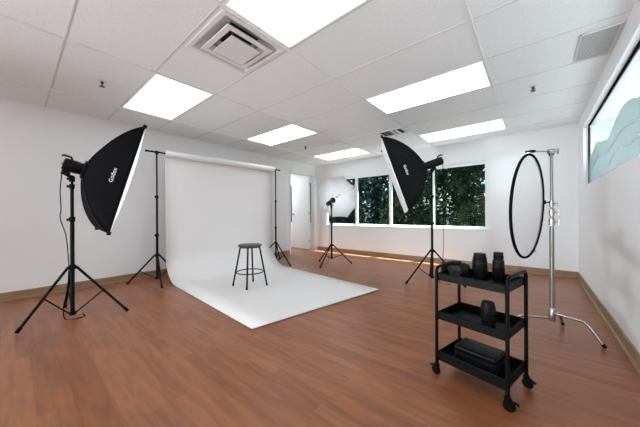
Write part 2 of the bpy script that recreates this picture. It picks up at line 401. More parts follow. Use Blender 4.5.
for i in (0, 1):
    for j in (0, 1, 2): ceiling_light(FX[i], rows[j], lab[(i, j)])
# unseen area lamps added behind the camera, sized like the fixtures, for evener light
def lamp(name, x, y, e, sx=1.16, sy=.55, z=CE - .02):
    l = bpy.data.lights.new(name, 'AREA'); l.shape = 'RECTANGLE'; l.size = sx; l.size_y = sy; l.energy = e; l.color = (.845, .945, 1)
    ob = bpy.data.objects.new(name, l); ob.location = (x, y, z); COL.objects.link(ob)
LE = LIGHT * 1.16 * .55 * pi
for x in FX:
    for y in (-.65, -2.46, -4.2): lamp('rear_ceiling_fill', x, y, LE)
lamp('side_room_fill', 2.1, 3.6, LE * 24)  # two unseen lamps added to brighten the side room
lamp('side_room_fill', 2.1, 1.0, LE * 24)
# fill light added at the windowless wall behind the camera
wl = bpy.data.lights.new('rear_wall_fill', 'AREA'); wl.shape = 'RECTANGLE'; wl.size = 3.2; wl.size_y = 2.1; wl.energy = REAR; wl.color = (.845, .945, 1)
wo = bpy.data.objects.new('rear_wall_fill', wl); wo.location = (-2.5, YF + .03, 1.15); wo.rotation_euler = (R(90), 0, 0); COL.objects.link(wo)
# added spots behind the camera, one at the ceiling, one at the right wall
for fx_, fy_, tx, ty, pw in ((.2, -1.0, .3, 2.3, .25), (-3.6, -4.0, .5, 2.2, 3.2)):
    fl = bpy.data.lights.new('fill_spot', 'SPOT'); fl.energy = FILL_SPOT * pw; fl.spot_size = R(110 if fx_ > 0 else 85); fl.spot_blend = 1; fl.shadow_soft_size = .3; fl.color = (.845, .945, 1)
    fo_ = bpy.data.objects.new('fill_spot', fl); fo_.location = (fx_, fy_, .8 if fx_ > 0 else .15); COL.objects.link(fo_)
    fo_.rotation_euler = (V((tx, ty, CE if fx_ > 0 else 1.55)) - V((fx_, fy_, .8 if fx_ > 0 else .15))).to_track_quat('-Z', 'Y').to_euler()
lamp('next_room_fill', -6.3, 4.6, LE * 8)  # unseen lamp added to brighten the room past the doorway

def air_vent(x0, x1, y0, y1, label, name='air_vent'):
    cx, cy = (x0 + x1) / 2, (y0 + y1) / 2; hx, hy = (x1 - x0) / 2, (y1 - y0) / 2
    o = thing(name, (cx, cy, CE), label, 'air vent', 'ceiling air vents')
    def ring(b, h_out, z_out, h_in, z_in):
        vs = [(cx + sx * hx * h, cy + sy * hy * h, z) for h, z in ((h_out, z_out), (h_in, z_in)) for sx, sy in ((-1, -1), (1, -1), (1, 1), (-1, 1))]
        b.add(vs, [(i, (i + 1) % 4, 4 + (i + 1) % 4, 4 + i) for i in range(4)])
    z = CE
    b = MB(); b.box((cx - hx * .46, cy - hy * .46, z + .078), (cx + hx * .46, cy + hy * .46, z + .082)); b.build('duct_opening', M['void'], o, 0)
    b = MB(); ring(b, 1, z - .0005, .995, z - .005); ring(b, .995, z - .005, .90, z - .007); ring(b, .90, z - .007, .86, z - .004); ring(b, .86, z - .004, .72, z + .030); ring(b, .72, z + .030, .44, z + .076); b.build('frame', M['ventwhite'], o, 0)
    b = MB(); ring(b, .52, z + .035, .72, z - .016); ring(b, .72, z - .016, .70, z - .020); ring(b, .70, z - .020, .57, z - .020); ring(b, .57, z - .020, .40, z + .035); ring(b, .40, z + .035, .52, z + .035); b.build('cone', M['ventwhite'], o, 0)
    b = MB(); h = .47
    b.box((cx - hx * h, cy - hy * h, z - .034), (cx + hx * h, cy + hy * h, z - .030)); ring(b, h, z - .030, .34, z + .01); b.build('centre_plate', M['ventwhite'], o, 0)
    for sx, sy in ((1, 1), (-1, 1), (1, -1), (-1, -1)):
        b = MB(); b.tube((cx + sx * hx * .25, cy + sy * hy * .25, z - .03), (cx + sx * hx * .50, cy + sy * hy * .50, z + .04), .004, n=6); b.build('bracket', M['grilledark'], o)
air_vent(VX0, VX1, VY0, VY1, 'square white air vent between two ceiling lights at the top of the photo')
vx0, vx1, vy0, vy1 = -2.03, -1.60, 3.91, 4.22
o = thing('air_vent', ((vx0 + vx1) / 2, (vy0 + vy1) / 2, CE), 'small dark air vent just above the top corner of the right softbox', 'air vent', 'ceiling air vents')
b = MB(); b.box((vx0 + .01, vy0 + .01, CE - .0015), (vx1 - .01, vy1 - .01, CE - .0003)); b.build('duct_opening', M['void'], o, 0)
b = MB()
for a_, c_ in (((vx0, vy0), (vx1, vy0 + .03)), ((vx0, vy1 - .03), (vx1, vy1)), ((vx0, vy0 + .03), (vx0 + .035, vy1 - .03)), ((vx1 - .035, vy0 + .03), (vx1, vy1 - .03))): b.box((*a_, CE - .010), (*c_, CE - .0005))
b.build('frame', M['ventwhite'], o, 0)
for x_, t_ in ((vx0 + .12, -1), (vx0 + .19, -1), (vx1 - .19, 1), (vx1 - .12, 1)):
    b = MB(); b.obox((x_, (vy0 + vy1) / 2, CE - .014), ((1, 0, t_ * .6), (0, 1, 0), (-t_ * .6, 0, 1)), (.018, (vy1 - vy0) / 2 - .03, .0012)); b.build('blade', M['ventwhite'], o, 0)

gx0, gx1, gy0, gy1 = .270, .500, 2.795, 3.262
o = thing('return_grille', ((gx0 + gx1) / 2, (gy0 + gy1) / 2, CE), 'grey slatted return grille in the ceiling at the right wall', 'vent grille')
b = MB(); b.box((gx0, gy0, CE - .0025), (gx1, gy1, CE - .0005)); b.build('backing', M['grilledark'], o, 0)
b = MB()
for a, c in (((gx0, gy0), (gx1, gy0 + .008)), ((gx0, gy1 - .008), (gx1, gy1)), ((gx0, gy0), (gx0 + .008, gy1)), ((gx1 - .008, gy0), (gx1, gy1))): b.box((*a, CE - .012), (*c, CE - .0005))
b.build('frame', M['grille'], o, 0)
b = MB(); k = 24
for i in range(k):
    x = gx0 + .012 + (gx1 - gx0 - .024) * i / (k - 1); b.box((x - .0024, gy0 + .006, CE - .010), (x + .0024, gy1 - .006, CE - .002))
b.build('slats', M['grille'], o, 0)

def sprinkler(x, y, label):
    o = thing('sprinkler_head', (x, y, CE), label, 'sprinkler', 'ceiling sprinkler heads')
    b = MB(); b.lathe((x, y, CE - .0005), (0, 0, -1), [(0, .0), (0, .038), (.003, .037), (.008, .02), (.008, 0)], 20); b.build('escutcheon', M['ventwhite'], o)
    b = MB(); b.lathe((x, y, CE - .006), (0, 0, -1), [(0, .014), (.02, .014), (.022, .008), (.05, .006), (.05, 0)], 12)
    b.path([(x - .004, y, CE - .024), (x - .017, y, CE - .036), (x - .005, y, CE - .055)], .004, 6); b.path([(x + .004, y, CE - .024), (x + .017, y, CE - .036), (x + .005, y, CE - .055)], .004, 6); b.build('body', M['sprinkler'], o)
    b = MB(); b.lathe((x, y, CE - .055), (0, 0, -1), [(0, 0), (0, .024), (.003, .022), (.003, 0)], 14); b.build('deflector', M['sprinkler'], o)
sprinkler(-3.367, .58, 'small sprinkler head in the ceiling tile left of the leftmost light')
sprinkler(-.012, 3.579, 'small sprinkler head in the ceiling near the grey return grille')
sprinkler(-3.495, 3.731, 'tiny far sprinkler head between the two far left ceiling lights')

# ------------------------------------------------------------------ stands
def stand(name, xy, feet, hub, top, bottom, collars, label, cat, group, r=.0165, bf=.5, legr=.0115, knob_dir=(0.6, -.6)):
    x, y = xy; o = thing(name, (x, y, 0), label, cat, group)
    zs = [bottom] + collars + [top]
    for i in range(len(zs) - 1):
        b = MB(); rr = r - .0032 * i; b.tube((x, y, zs[i] if i == 0 else zs[i] - .03), (x, y, zs[i + 1]), rr, n=16); b.build('pole', M['black'], o)
    for i, z in enumerate(collars):
        rr = r - .0032 * i
        b = MB(); b.lathe((x, y, z - .03), (0, 0, 1), [(0, rr), (0, rr + .006), (.04, rr + .0065), (.046, rr - .002)], 16)
        kd = V((*knob_dir, 0)).normalized(); b.tube(V((x, y, z - .012)) + kd * (rr + .003), V((x, y, z - .012)) + kd * (rr + .02), .006, n=8); co = b.build('collar', M['blackpl'], o)
        b = MB(); kp = V((x, y, z - .012)) + kd * (rr + .02); b.lathe(kp, kd, [(0, 0), (0, .012), (.014, .013), (.016, 0)], 10); b.build('knob', M['blackpl'], co)
    b = MB(); b.lathe((x, y, hub - .03), (0, 0, 1), [(0, r), (0, r + .012), (.028, r + .014), (.042, r + .004), (.042, r)], 18)
    for fx_, fy_ in feet:
        d = V((fx_ - x, fy_ - y, 0)).normalized(); b.obox(V((x, y, hub - .016)) + d * (r + .014), (d, d.cross(V((0, 0, 1))), (0, 0, 1)), (.012, .009, .014), .002, 1)
    b.build('hub', M['blackpl'], o)
    b = MB(); b.lathe((x, y, bottom - .004), (0, 0, 1), [(0, 0), (0, r + .008), (.03, r + .008), (.034, r)], 16); b.build('brace_collar', M['blackpl'], o)
    for fx_, fy_ in feet:
        d = V((fx_ - x, fy_ - y, 0)).normalized()
        a = V((x, y, hub - .018)) + d * (r + .022); f = V((fx_, fy_, .013)); q = a + (f - a) * .93
        b = MB(); b.tube(a, q, legr); lg = b.build('leg', M['black'], o)
        b = MB(); e = (f - a).normalized(); b.path([a + (f - a) * .92, f - e * .006, f], [legr + .003, legr + .003, legr - .001], 12); b.build('rubber_foot', M['rubber'], lg)
        b = MB(); m_ = a + (f - a) * bf; b.tube(V((x, y, bottom + .012)) + d * (r + .006), m_, .0062, n=8); b.build('brace', M['black'], o)
    return o

LS = 'light stands'
stand('light_stand', (-3.405, .360), [(-3.28, .009), (-3.172, .742), (-3.813, .345)], .50, 1.335, .035, [.955, 1.27],
      'black tripod light stand under the left softbox, nearest the left wall', 'light stand', LS)
stand('light_stand', (-1.13, 3.84), [(-1.383, 3.499), (-1.27, 4.199), (-.70, 3.82)], .468, 1.60, .07, [.86, 1.24],
      'black tripod light stand under the right softbox, in front of the back window', 'light stand', LS)
stand('light_stand', (-3.051, 3.991), [(-3.443, 4.068), (-3.017, 3.592), (-2.773, 4.284)], .397, 1.15, .12, [.80],
      'short black tripod light stand holding the white umbrella light', 'light stand', LS)
BS = 'backdrop stands'
AL = V((-4.188, 1.33, 1.895)); AR = V((-3.97, 3.36, 1.885))
stand('backdrop_stand', (AL.x, AL.y), [(-4.418, 1.024), (-3.811, 1.265), (-4.33, 1.685)], .418, AL.z - .02, .065, [.705, 1.257],
      'tall black tripod stand at the left end of the white backdrop roll', 'backdrop stand', BS, r=.017, bf=.55)
stand('backdrop_stand', (AR.x, AR.y), [(-3.52, 3.34), (-4.25, 3.71), (-4.17, 2.96)], .435, AR.z - .02, .065, [.737, 1.26],
      'tall black tripod stand at the right end of the white backdrop roll', 'backdrop stand', BS, r=.017, bf=.55)
U = (AR - AL).normalized(); Nn = V((U.y, -U.x, 0))      # along the bar, towards the room
o = thing('backdrop_crossbar', AL, 'black crossbar carrying the white backdrop roll between its two stands', 'crossbar')
b = MB(); b.tube(AL - U * .135, AR + U * .10, .0125); b.build('bar', M['black'], o)
for P in (AL, AR):
    b = MB(); b.lathe(P - V((0, 0, .03)), (0, 0, 1), [(0, 0), (0, .018), (.026, .018), (.03, .010), (.05, .009), (.05, 0)], 12); b.build('bar_bracket', M['blackpl'], o)
    b = MB(); b.lathe(P - U * .02, U, [(0, 0), (0, .019), (.04, .019), (.04, 0)], 12); b.build('bar_clamp', M['blackpl'], o)
for P, d in ((AL - U * .135, -1), (AR + U * .10, 1)):
    b = MB(); b.lathe(P, U * d, [(-.012, .0128), (-.012, .016), (.006, .016), (.008, 0)], 12); b.build('end_cap', M['rubber'], o)

# backdrop paper: roll and sweep
o = thing('backdrop', (AL + AR) / 2 * 1, 'seamless white paper backdrop sweeping from its roll down across the floor', 'backdrop')
o.location.z = 0
L0, L1 = .105, (AR - AL).length - .035
RR = .048
b = MB(); b.lathe(AL + U * L0, U, [(0, .016), (0, RR), (L1 - L0, RR), (L1 - L0, .016), (0, .016)], 36); b.build('paper_roll', M['paper'], o)
front = (V((-1.851, 1.30, 0)), V((-1.549, 3.04, 0)))
def sweep(t, s):
    e = .009
    ya = L0 + .012 + (L1 - L0 - .024) * t
    top = AL + U * ya - Nn * (RR - .002)
    xt = top.x; F = front[0].lerp(front[1], t)
    z0 = .40; rad = .40; run = .42
    if s < .35:
        z = AL.z + (z0 - AL.z) * s / .35; return V((xt, top.y, z))
    if s < .65:
        a = (s - .35) / .3 * pi / 2; k = a / (pi / 2)
        x = xt + run * (1 - cos(a)); z = e + (z0 - e) * (1 - sin(a)); y = top.y + (F.y - top.y) * (x - xt) / (F.x - xt)
        return V((x, y, z))
    k = (s - .65) / .35; x0 = xt + run; x = x0 + (F.x - x0) * k; y = top.y + (F.y - top.y) * (x - xt) / (F.x - xt)
    return V((x, y, e))
b = MB(); b.grid(sweep, 8, 80); sh = b.build('paper_sheet', M['paper'], o, 60)
sm = sh.modifiers.new('thickness', 'SOLIDIFY'); sm.thickness = .0025; sm.offset = 0

# ------------------------------------------------------------------ softboxes and studio lights
def frame_axes(az, ti, rl):
    n = V((cos(az) * cos(ti), sin(az) * cos(ti), sin(ti))); w = V((0, 0, 1)).cross(n).normalized(); v = n.cross(w)
    return n, w * cos(rl) + v * sin(rl), -w * sin(rl) + v * cos(rl)

def softbox(C, az, ti, rl, a, bb, dep, near, label, diffmat, logo_t, logo_s, lip):
    C = V(C); n, w, v = frame_axes(az, ti, rl); ring = C - n * dep
    o = thing('softbox', ring, label, 'softbox', 'softboxes')
    r0 = .075
    def prof(s):
        th = s * pi / 2; la = .52 * s + .48 * sin(th); de = -dep * (.52 * (1 - s) + .48 * cos(th)); return la, de
    def surf(side, t, s):           # side 0:+w 1:+v 2:-w 3:-v ; t across the panel -1..1
        la, de = prof(s); A = r0 + (a - r0) * la; B = r0 + (bb - r0) * la
        pin = 1 - .035 * (1 - t * t) * sin(pi * min(s, .96))
        if side == 0: return C + w * B * pin + v * A * t + n * de
        if side == 2: return C - w * B * pin + v * A * t + n * de
        if side == 1: return C + v * A * pin + w * B * t + n * de
        return C - v * A * pin + w * B * t + n * de
    b = MB()
    for sd in range(4): b.grid(lambda i, j, sd=sd: surf(sd, i * 2 - 1, j), 10, 18)
    shell = b.build('shell', M['fabric'], o, 50)
    so = shell.modifiers.new('thickness', 'SOLIDIFY'); so.thickness = .004; so.offset = -1
    b = MB(); fr = .012
    for sw, sv in ((1, 1), (1, -1), (-1, 1), (-1, -1)):
        pts = []
        for k in range(15):
            la, de = prof(k / 14); pts.append(C + w * sw * (r0 + (bb - r0) * la) + v * sv * (r0 + (a - r0) * la) + n * de)
        b = MB(); b.path(pts, .0052, 8); b.build('corner_seam', M['fabric'], o)
        b = MB(); b.obox(pts[-1], (w, v, n), (.013, .017, .016), .004); b.build('corner_cap', M['blackpl'], o)
    # edge band and diffuser
    b = MB(); q = [C + w * sw * bb + v * sv * a for sw, sv in ((1, 1), (-1, 1), (-1, -1), (1, -1))]
    b.path([p for p in q], .006, 8, closed=True); b.build('edge_binding', M['fabric'], o)
    def lipd(x, y): return .005 + lip * (1 - y * y) + lip * .4 * (1 - x * x)
    def dif(i, j):
        x, y = i * 2 - 1, j * 2 - 1; return C + w * bb * .992 * x + v * a * .992 * y + n * lipd(x, y)
    b = MB(); b.grid(dif, 10, 12)
    for sd in (-1, 1):
        b.grid(lambda i, j, sd=sd: C + w * bb * .992 * sd + v * a * .992 * (i * 2 - 1) + n * lipd(sd, i * 2 - 1) * j, 12, 1)
        b.grid(lambda i, j, sd=sd: C + v * a * .992 * sd + w * bb * .992 * (i * 2 - 1) + n * lipd(i * 2 - 1, sd) * j, 10, 1)
    b.build('diffuser', diffmat, o, 50)
    # speed ring
    b = MB(); b.lathe(ring + n * .012, -n, [(0, .055), (0, .088), (.03, .090), (.034, .07), (.034, .055), (0, .055)], 24); b.build('speed_ring', M['blackpl'], o)
    b = MB(); b.lathe(ring - n * .016, -n, [(0, .0705), (.005, .0705), (.005, .0665), (0, .0665), (0, .0705)], 28); b.build('ring_trim', M['steel'], o)
    # printed name on the panel that faces the room
    sd = 0 if near > 0 else 2
    def word(txt, size, t0, s0, drop):
        cu = bpy.data.curves.new('t', 'FONT'); cu.body = txt; cu.size = size; cu.extrude = 0; cu.resolution_u = 2; cu.space_character = 1.02
        cu.align_x = 'CENTER'; cu.offset = size * .012
        ob = bpy.data.objects.new('t', cu); COL.objects.link(ob); bpy.context.view_layer.update()
        me = bpy.data.meshes.new_from_object(ob.evaluated_get(bpy.context.evaluated_depsgraph_get())); bpy.data.objects.remove(ob)
        vs = [p.co.copy() for p in me.vertices]; fs = [list(p.vertices) for p in me.polygons]; bpy.data.meshes.remove(me)
        L = sqrt(dep * dep + (bb - r0) ** 2); out = []
        for p in vs:
            s_ = s0 - (p.y - drop) / L; la, de = prof(s_); A = r0 + (a - r0) * la
            up = 1 if near < 0 else -1
            t_ = t0 + up * p.x / A; P = surf(sd, t_, s_); out.append(P + w * (1 if sd == 0 else -1) * .004)
        return out, fs
    b = MB(); b.add(*word('Godox', .050, logo_t, logo_s, 0)); b.add(*word('-------', .022, logo_t - .02, logo_s, -.022)); b.build('logo', M['white'], o, 0)
    return n, w, v, ring

SL = softbox((-3.373, .722, 1.355), 1.545, -.261, .036, .548, .347, .28, -1, 'large black softbox on the left stand, tilted down towards the stool', M['softdiff'], -.01, .74, .028)
SR = softbox((-1.594, 3.614, 1.521), -2.675, -.326, .048, .54, .343, .43, 1, 'large black softbox in front of the back window, tilted down towards the stool', M['softdiff2'], .0, .74, .012)

def studio_light(ring, n, sxy, stop, length, rad, label):
    o = thing('studio_light', (sxy[0], sxy[1], stop), label, 'studio light', 'studio flash heads')
    up = (V((0, 0, 1)) - n * n.z).normalized(); sd = n.cross(up)
    a = ring - n * .022
    b = MB(); b.lathe(a, -n, [(0, 0), (0, rad * .95), (.03, rad * .97), (.034, rad), (length * .55, rad), (length * .56, rad * .97), (length * .6, rad * .97), (length * .61, rad), (length - .012, rad), (length, rad * .9), (length, 0)], 28); b.build('body', M['blackpl'], o)
    e = a - n * length
    b = MB(); b.lathe(e, -n, [(0, 0), (0, rad * .8), (.004, rad * .78), (.004, 0)], 24); rp = b.build('rear_panel', M['blackmatte'], o)
    b = MB(); b.lathe(e - n * .004, -n, [(0, 0), (0, .013), (.010, .011), (.010, 0)], 12); b.build('dial', M['steel'], rp)
    b = MB(); hp = e + n * .02 + up * rad
    b.path([hp - up * .004 + n * .03, hp + up * .02 + n * .015, hp + up * .022 - n * .035, hp + up * .01 - n * .05], [.009, .010, .010, .007], 8); b.build('handle', M['blackmatte'], o)
    # tilt bracket down to the stand
    m = a - n * .10 - up * rad * .96; st = V((sxy[0], sxy[1], stop))
    b = MB(); b.obox(m - up * .018, (n, sd, up), (.030, .020, .022), .004); b.lathe(st - V((0, 0, .055)), (0, 0, 1), [(0, .0), (0, .021), (.05, .022), (.06, .015), (.06, 0)], 16)
    b.tube(st - V((0, 0, .01)), m - up * .03, .016, .014, 12); b.build('tilt_bracket', M['blackpl'], o)
    b = MB(); b.tube(m - up * .025 + sd * .015, m - up * .025 + sd * .05, .007, n=8); b.tube(m - up * .025 + sd * .05 - n * .03, m - up * .025 + sd * .05 + n * .03, .006, n=8); b.build('lock_lever', M['blackpl'], o)
    b = MB(); kd = V((.7, -.7, 0)); b.lathe(st - V((0, 0, .03)) + kd * .018, kd, [(0, .007), (.014, .007), (.014, .013), (.026, .013), (.028, 0)], 10); b.build('knob', M['blackpl'], o)
    return e
eL = studio_light(SL[3], SL[0], (-3.405, .360), 1.36, .135, .060, 'black flash head behind the left softbox')
eR = studio_light(SR[3], SR[0], (-1.13, 3.84), 1.625, .24, .056, 'black flash head behind the right softbox, in front of the window')

# umbrella light
def ax_rd(r, u_, d): return V((r * .7664 - d * .6424, r * .6424 + d * .7664, u_))
un = ax_rd(.42, .33, .845).normalized()
us = V((-3.056, 3.987, 1.235))
o = thing('studio_light', (-3.051, 3.991, 1.15), 'small black flash head in front of the white umbrella', 'studio light', 'studio flash heads')
b = MB(); b.lathe(us - un * .17, un, [(0, 0), (0, .036), (.01, .041), (.12, .041), (.13, .038), (.20, .038), (.20, 0)], 24); b.build('body', M['blackpl'], o)
b = MB(); b.lathe(us + un * .03, un, [(0, .040), (.012, .046), (.055, .060), (.055, .056), (.014, .042), (.014, 0)], 28); b.build('reflector', M['black'], o)
b = MB(); b.lathe(us - un * .17, -un, [(0, 0), (0, .033), (.004, .032), (.004, 0)], 20); b.build('rear_panel', M['blackmatte'], o)
b = MB(); b.lathe((-3.051, 3.991, 1.10), (0, 0, 1), [(0, 0), (0, .02), (.055, .021), (.065, .012), (.10, .012), (.10, 0)], 14)
b.obox(us - V((0, 0, .062)), (un, un.cross(V((0, 0, 1))), (0, 0, 1)), (.025, .018, .024), .004); b.build('tilt_bracket', M['blackpl'], o)
b = MB(); b.tube(us + V((0, 0, -.06)) + un.cross(V((0, 0, 1))) * .015, us + V((0, 0, -.07)) + un.cross(V((0, 0, 1))) * .06, .007, n=8); b.build('lock_lever', M['blackpl'], o)
ul = bpy.data.lights.new('flash_tube', 'AREA'); ul.shape = 'DISK'; ul.size = .09; ul.energy = UMB; ul.color = (.845, .945, 1)
uo_ = bpy.data.objects.new('flash_tube', ul); uo_.location = us + un * .05; COL.objects.link(uo_); uo_.rotation_euler = un.to_track_quat('-Z', 'Y').to_euler()
# umbrella
rim = us + un * .30; RU = .47; dU = .19
side = un.cross(V((0, 0, 1))).normalized(); upu = side.cross(un)
uo = thing('umbrella', rim, 'white photo umbrella open towards the camera in front of the back window', 'umbrella')
def can(q, r):       # q angle, r 0..1
    k = 8; f = q / (2 * pi) * k; fr = f - math.floor(f); a0 = math.floor(f) * 2 * pi / k; a1 = a0 + 2 * pi / k; off = pi / 8
    e0 = side * cos(a0 + off) + upu * sin(a0 + off); e1 = side * cos(a1 + off) + upu * sin(a1 + off)
    d_ = e0.lerp(e1, fr); sc = 1 - .035 * r * r * (4 * fr * (1 - fr))
    return rim + un * dU * (1 - r * r) + d_ * RU * r * sc
b = MB(); K = 64
b.grid(lambda i, j: can(i * 2 * pi * .999999, max(j, .004)), K, 10); cn = b.build('canopy', M['umbrella'], uo, 60)
sm = cn.modifiers.new('thickness', 'SOLIDIFY'); sm.thickness = .0015
for k in range(8):
    pts = [can(k * 2 * pi / 8, j / 8) - un * .006 for j in range(1, 9)]
    b = MB(); b.path(pts, .0016, 6); b.build('rib', M['ventwhite'], uo)
    b = MB(); b.tube(rim + un * .02, can(k * 2 * pi / 8, .5) - un * .01, .0014, n=6); b.build('strut', M['ventwhite'], uo)
sof = side * .0 - upu * .066
b = MB(); b.tube(us - un * .10 + upu * .06, rim + un * (dU + .03), .0042, n=8); b.build('shaft', M['steel'], uo)
b = MB(); b.lathe(rim + un * .005, un, [(0, .0), (0, .012), (.03, .012), (.03, 0)], 10); b.build('runner', M['blackpl'], uo)
b = MB(); b.lathe(rim + un * (dU - .012), un, [(0, 0), (0, .011), (.03, .011), (.045, .006), (.045, 0)], 10); b.build('ferrule', M['blackpl'], uo)

# power cords
def smooth_pts(P, k=8):
    P = [V(p) for p in P]; out = []
    for i in range(len(P) - 1):
        p0 = P[max(i - 1, 0)]; p1 = P[i]; p2 = P[i + 1]; p3 = P[min(i + 2, len(P) - 1)]
        for j in range(k):
            t = j / k; out.append(.5 * ((2 * p1) + (p2 - p0) * t + (2 * p0 - 5 * p1 + 4 * p2 - p3) * t * t + (3 * p1 - p0 - 3 * p2 + p3) * t ** 3))
    out.append(P[-1]); return out
def cord(pts, label, r=.004):
    b = MB(); b.path(smooth_pts(pts), r, 8); p0 = pts[-1]
    return tag(b.build('power_cord', M['rubber'], loc=(p0[0], p0[1], 0)), label, 'cord', 'power cords of the studio lights')
def rd(r, d, z): return ax_rd(r, z, d)
cord([eL - V((0, 0, .045)) - SL[0] * .006, eL + V((-.004, -.012, -.11)), (-3.475, .285, 1.22), (-3.475, .29, 1.05), (-3.475, .285, .95), (-3.462, .32, .80), (-3.455, .335, .62), (-3.46, .34, .44), (-3.45, .325, .25), (-3.44, .30, .10), (-3.40, .31, .0045), (-3.34, .38, .0045), (-3.36, .44, .0045), (-3.46, .44, .0045)],
     'thin black power cord hanging down the left light stand')
cord([eR - V((0, 0, .03)) - SR[0] * .006, (-1.005, 3.945, 1.45), (-1.01, 3.955, 1.0), (-1.01, 3.955, .6), (-1.02, 3.95, .30), (-1.05, 3.93, .10), (-1.03, 3.86, .0045), (-.90, 3.90, .0045)],
     'thin black power cord hanging beside the right softbox stand')
e_ = us - un * .178
cord([e_ - V((0, 0, .02)), e_ - V((.01, .01, .16)), (-3.085, 3.955, .85), (-3.08, 3.96, .60), (-3.085, 3.95, .35), (-3.09, 3.94, .12), (-3.12, 3.93, .0045), (-3.20, 3.97, .0045)],
     'thin black power cord hanging beside the umbrella stand', .003)

# ------------------------------------------------------------------ stool
sc = V((-2.995, 2.077, 0))
o = thing('bar_stool', sc, 'black round backless metal stool on the white backdrop', 'stool')
b = MB(); b.lathe(sc + V((0, 0, .553)), (0, 0, 1), [(0, 0), (0, .146), (.004, .158), (.014, .161), (.022, .158), (.026, .150), (.027, 0)], 40); b.build('seat', speckle(mat('dark_seat', (.05, .045, .04), .4), 12, (.035, .032, .03), (.075, .068, .06)), o)
b = MB(); b.lathe(sc + V((0, 0, .538)), (0, 0, 1), [(0, .118), (0, .140), (.0152, .140), (.0152, .118), (0, .118)], 32); b.build('seat_ring', M['black'], o)
for fx_, fy_ in ((-3.166, 1.92), (-2.853, 1.928), (-3.141, 2.229), (-2.823, 2.231)):
    f = V((fx_, fy_, .0125)); d = (V((fx_, fy_, 0)) - sc).normalized(); t = sc + d * .128 + V((0, 0, .552))
    b = MB(); b.tube(t, f, .0115, n=12); lg = b.build('leg', M['black'], o)
    b = MB(); b.path([f + (t - f).normalized() * .03, f + (t - f).normalized() * .004, f], [.0135, .0135, .011], 12); b.build('rubber_foot', M['rubber'], lg)
b = MB(); b.path([sc + V((.178 * cos(q * pi / 24), .178 * sin(q * pi / 24), .205)) for q in range(48)], .0075, 10, closed=True); b.build('foot_ring', M['black'], o)

# ------------------------------------------------------------------ cart
cc = V((-.2525, 1.757, 0)); ca = -.234; cu_ = V((cos(ca), sin(ca), 0)); cv = V((-cu_.y, cu_.x, 0)); CL, CW = .366, .287
Z = V((0, 0, 1))
def cp(a, b_, z): return cc + cu_ * a + cv * b_ + Z * z
o = thing('utility_cart', cc, 'black three-tier rolling cart carrying cameras and lenses', 'cart')
pr = .0095
for s in (-1, 1):
    a = s * (CL / 2); pts = [cp(a, -CW / 2, .062), cp(a, -CW / 2, .622)]
    for k in range(1, 7): q = k / 6 * pi / 2; pts.append(cp(a, -CW / 2 + .034 * (1 - cos(q)), .622 + .034 * sin(q)))
    for k in range(0, 7): q = k / 6 * pi / 2; pts.append(cp(a, CW / 2 - .034 + .034 * sin(q), .622 + .034 * cos(q)))
    pts.append(cp(a, CW / 2, .062))
    b = MB(); b.path(pts, pr, 12); b.build('end_frame', M['cart'], o)
for zb, zt in ((.577, .619), (.340, .385), (.090, .143)):
    x1, y1 = CL / 2 - .006, CW / 2 - .004; t = .004
    b = MB()
    b.obox(cp(0, 0, zb + .002), (cu_, cv, Z), (x1, y1, .002))
    for s in (-1, 1):
        b.obox(cp(0, s * (y1 - t / 2), (zb + zt) / 2), (cu_, cv, Z), (x1, t / 2, (zt - zb) / 2)); b.obox(cp(s * (x1 - t / 2), 0, (zb + zt) / 2), (cu_, cv, Z), (t / 2, y1, (zt - zb) / 2))
        b.path([cp(-x1, s * (y1 - .002), zt), cp(x1, s * (y1 - .002), zt)], .0036, 8); b.path([cp(s * (x1 - .002), -y1, zt), cp(s * (x1 - .002), y1, zt)], .0036, 8)
    b.build('tray', M['cart'], o)
k = 0
for sa in (-1, 1):
    for sb_ in (-1, 1):
        P = cp(sa * CL / 2, sb_ * CW / 2, 0); ang = (3.0, 2.7, .25, -.2)[k]; k += 1
        f = cu_ * cos(ang) + cv * sin(ang); g_ = V((-f.y, f.x, 0)); c = P + f * .006 + Z * .0265
        b = MB(); b.lathe(P + Z * .050, Z, [(0, 0), (0, .014), (.006, .016), (.016, .016), (.018, .0105), (.026, .0105)], 14)
        for s in (-1, 1): b.obox(P + f * .006 + g_ * s * .0135 + Z * .039, (f, g_, Z), (.013, .0016, .0155), .001, 1)
        b.obox(P + f * .004 + Z * .0535, (f, g_, Z), (.014, .0150, .0016)); ca_ = b.build('caster', M['cart'], o)
        b = MB(); b.lathe(c - g_ * .0105, g_, [(0, 0), (0, .008), (.001, .018), (.002, .0235), (.005, .0265), (.016, .0265), (.019, .0235), (.020, .018), (.021, .008), (.021, 0)], 26); b.build('wheel', M['rubber'], ca_)
        b = MB(); b.obox(P + f * .034 + Z * .047, (f + Z * -.35, g_, Z + f * .35), (.013, .010, .0022), .001, 1); b.build('brake_pedal', M['cart'], ca_)

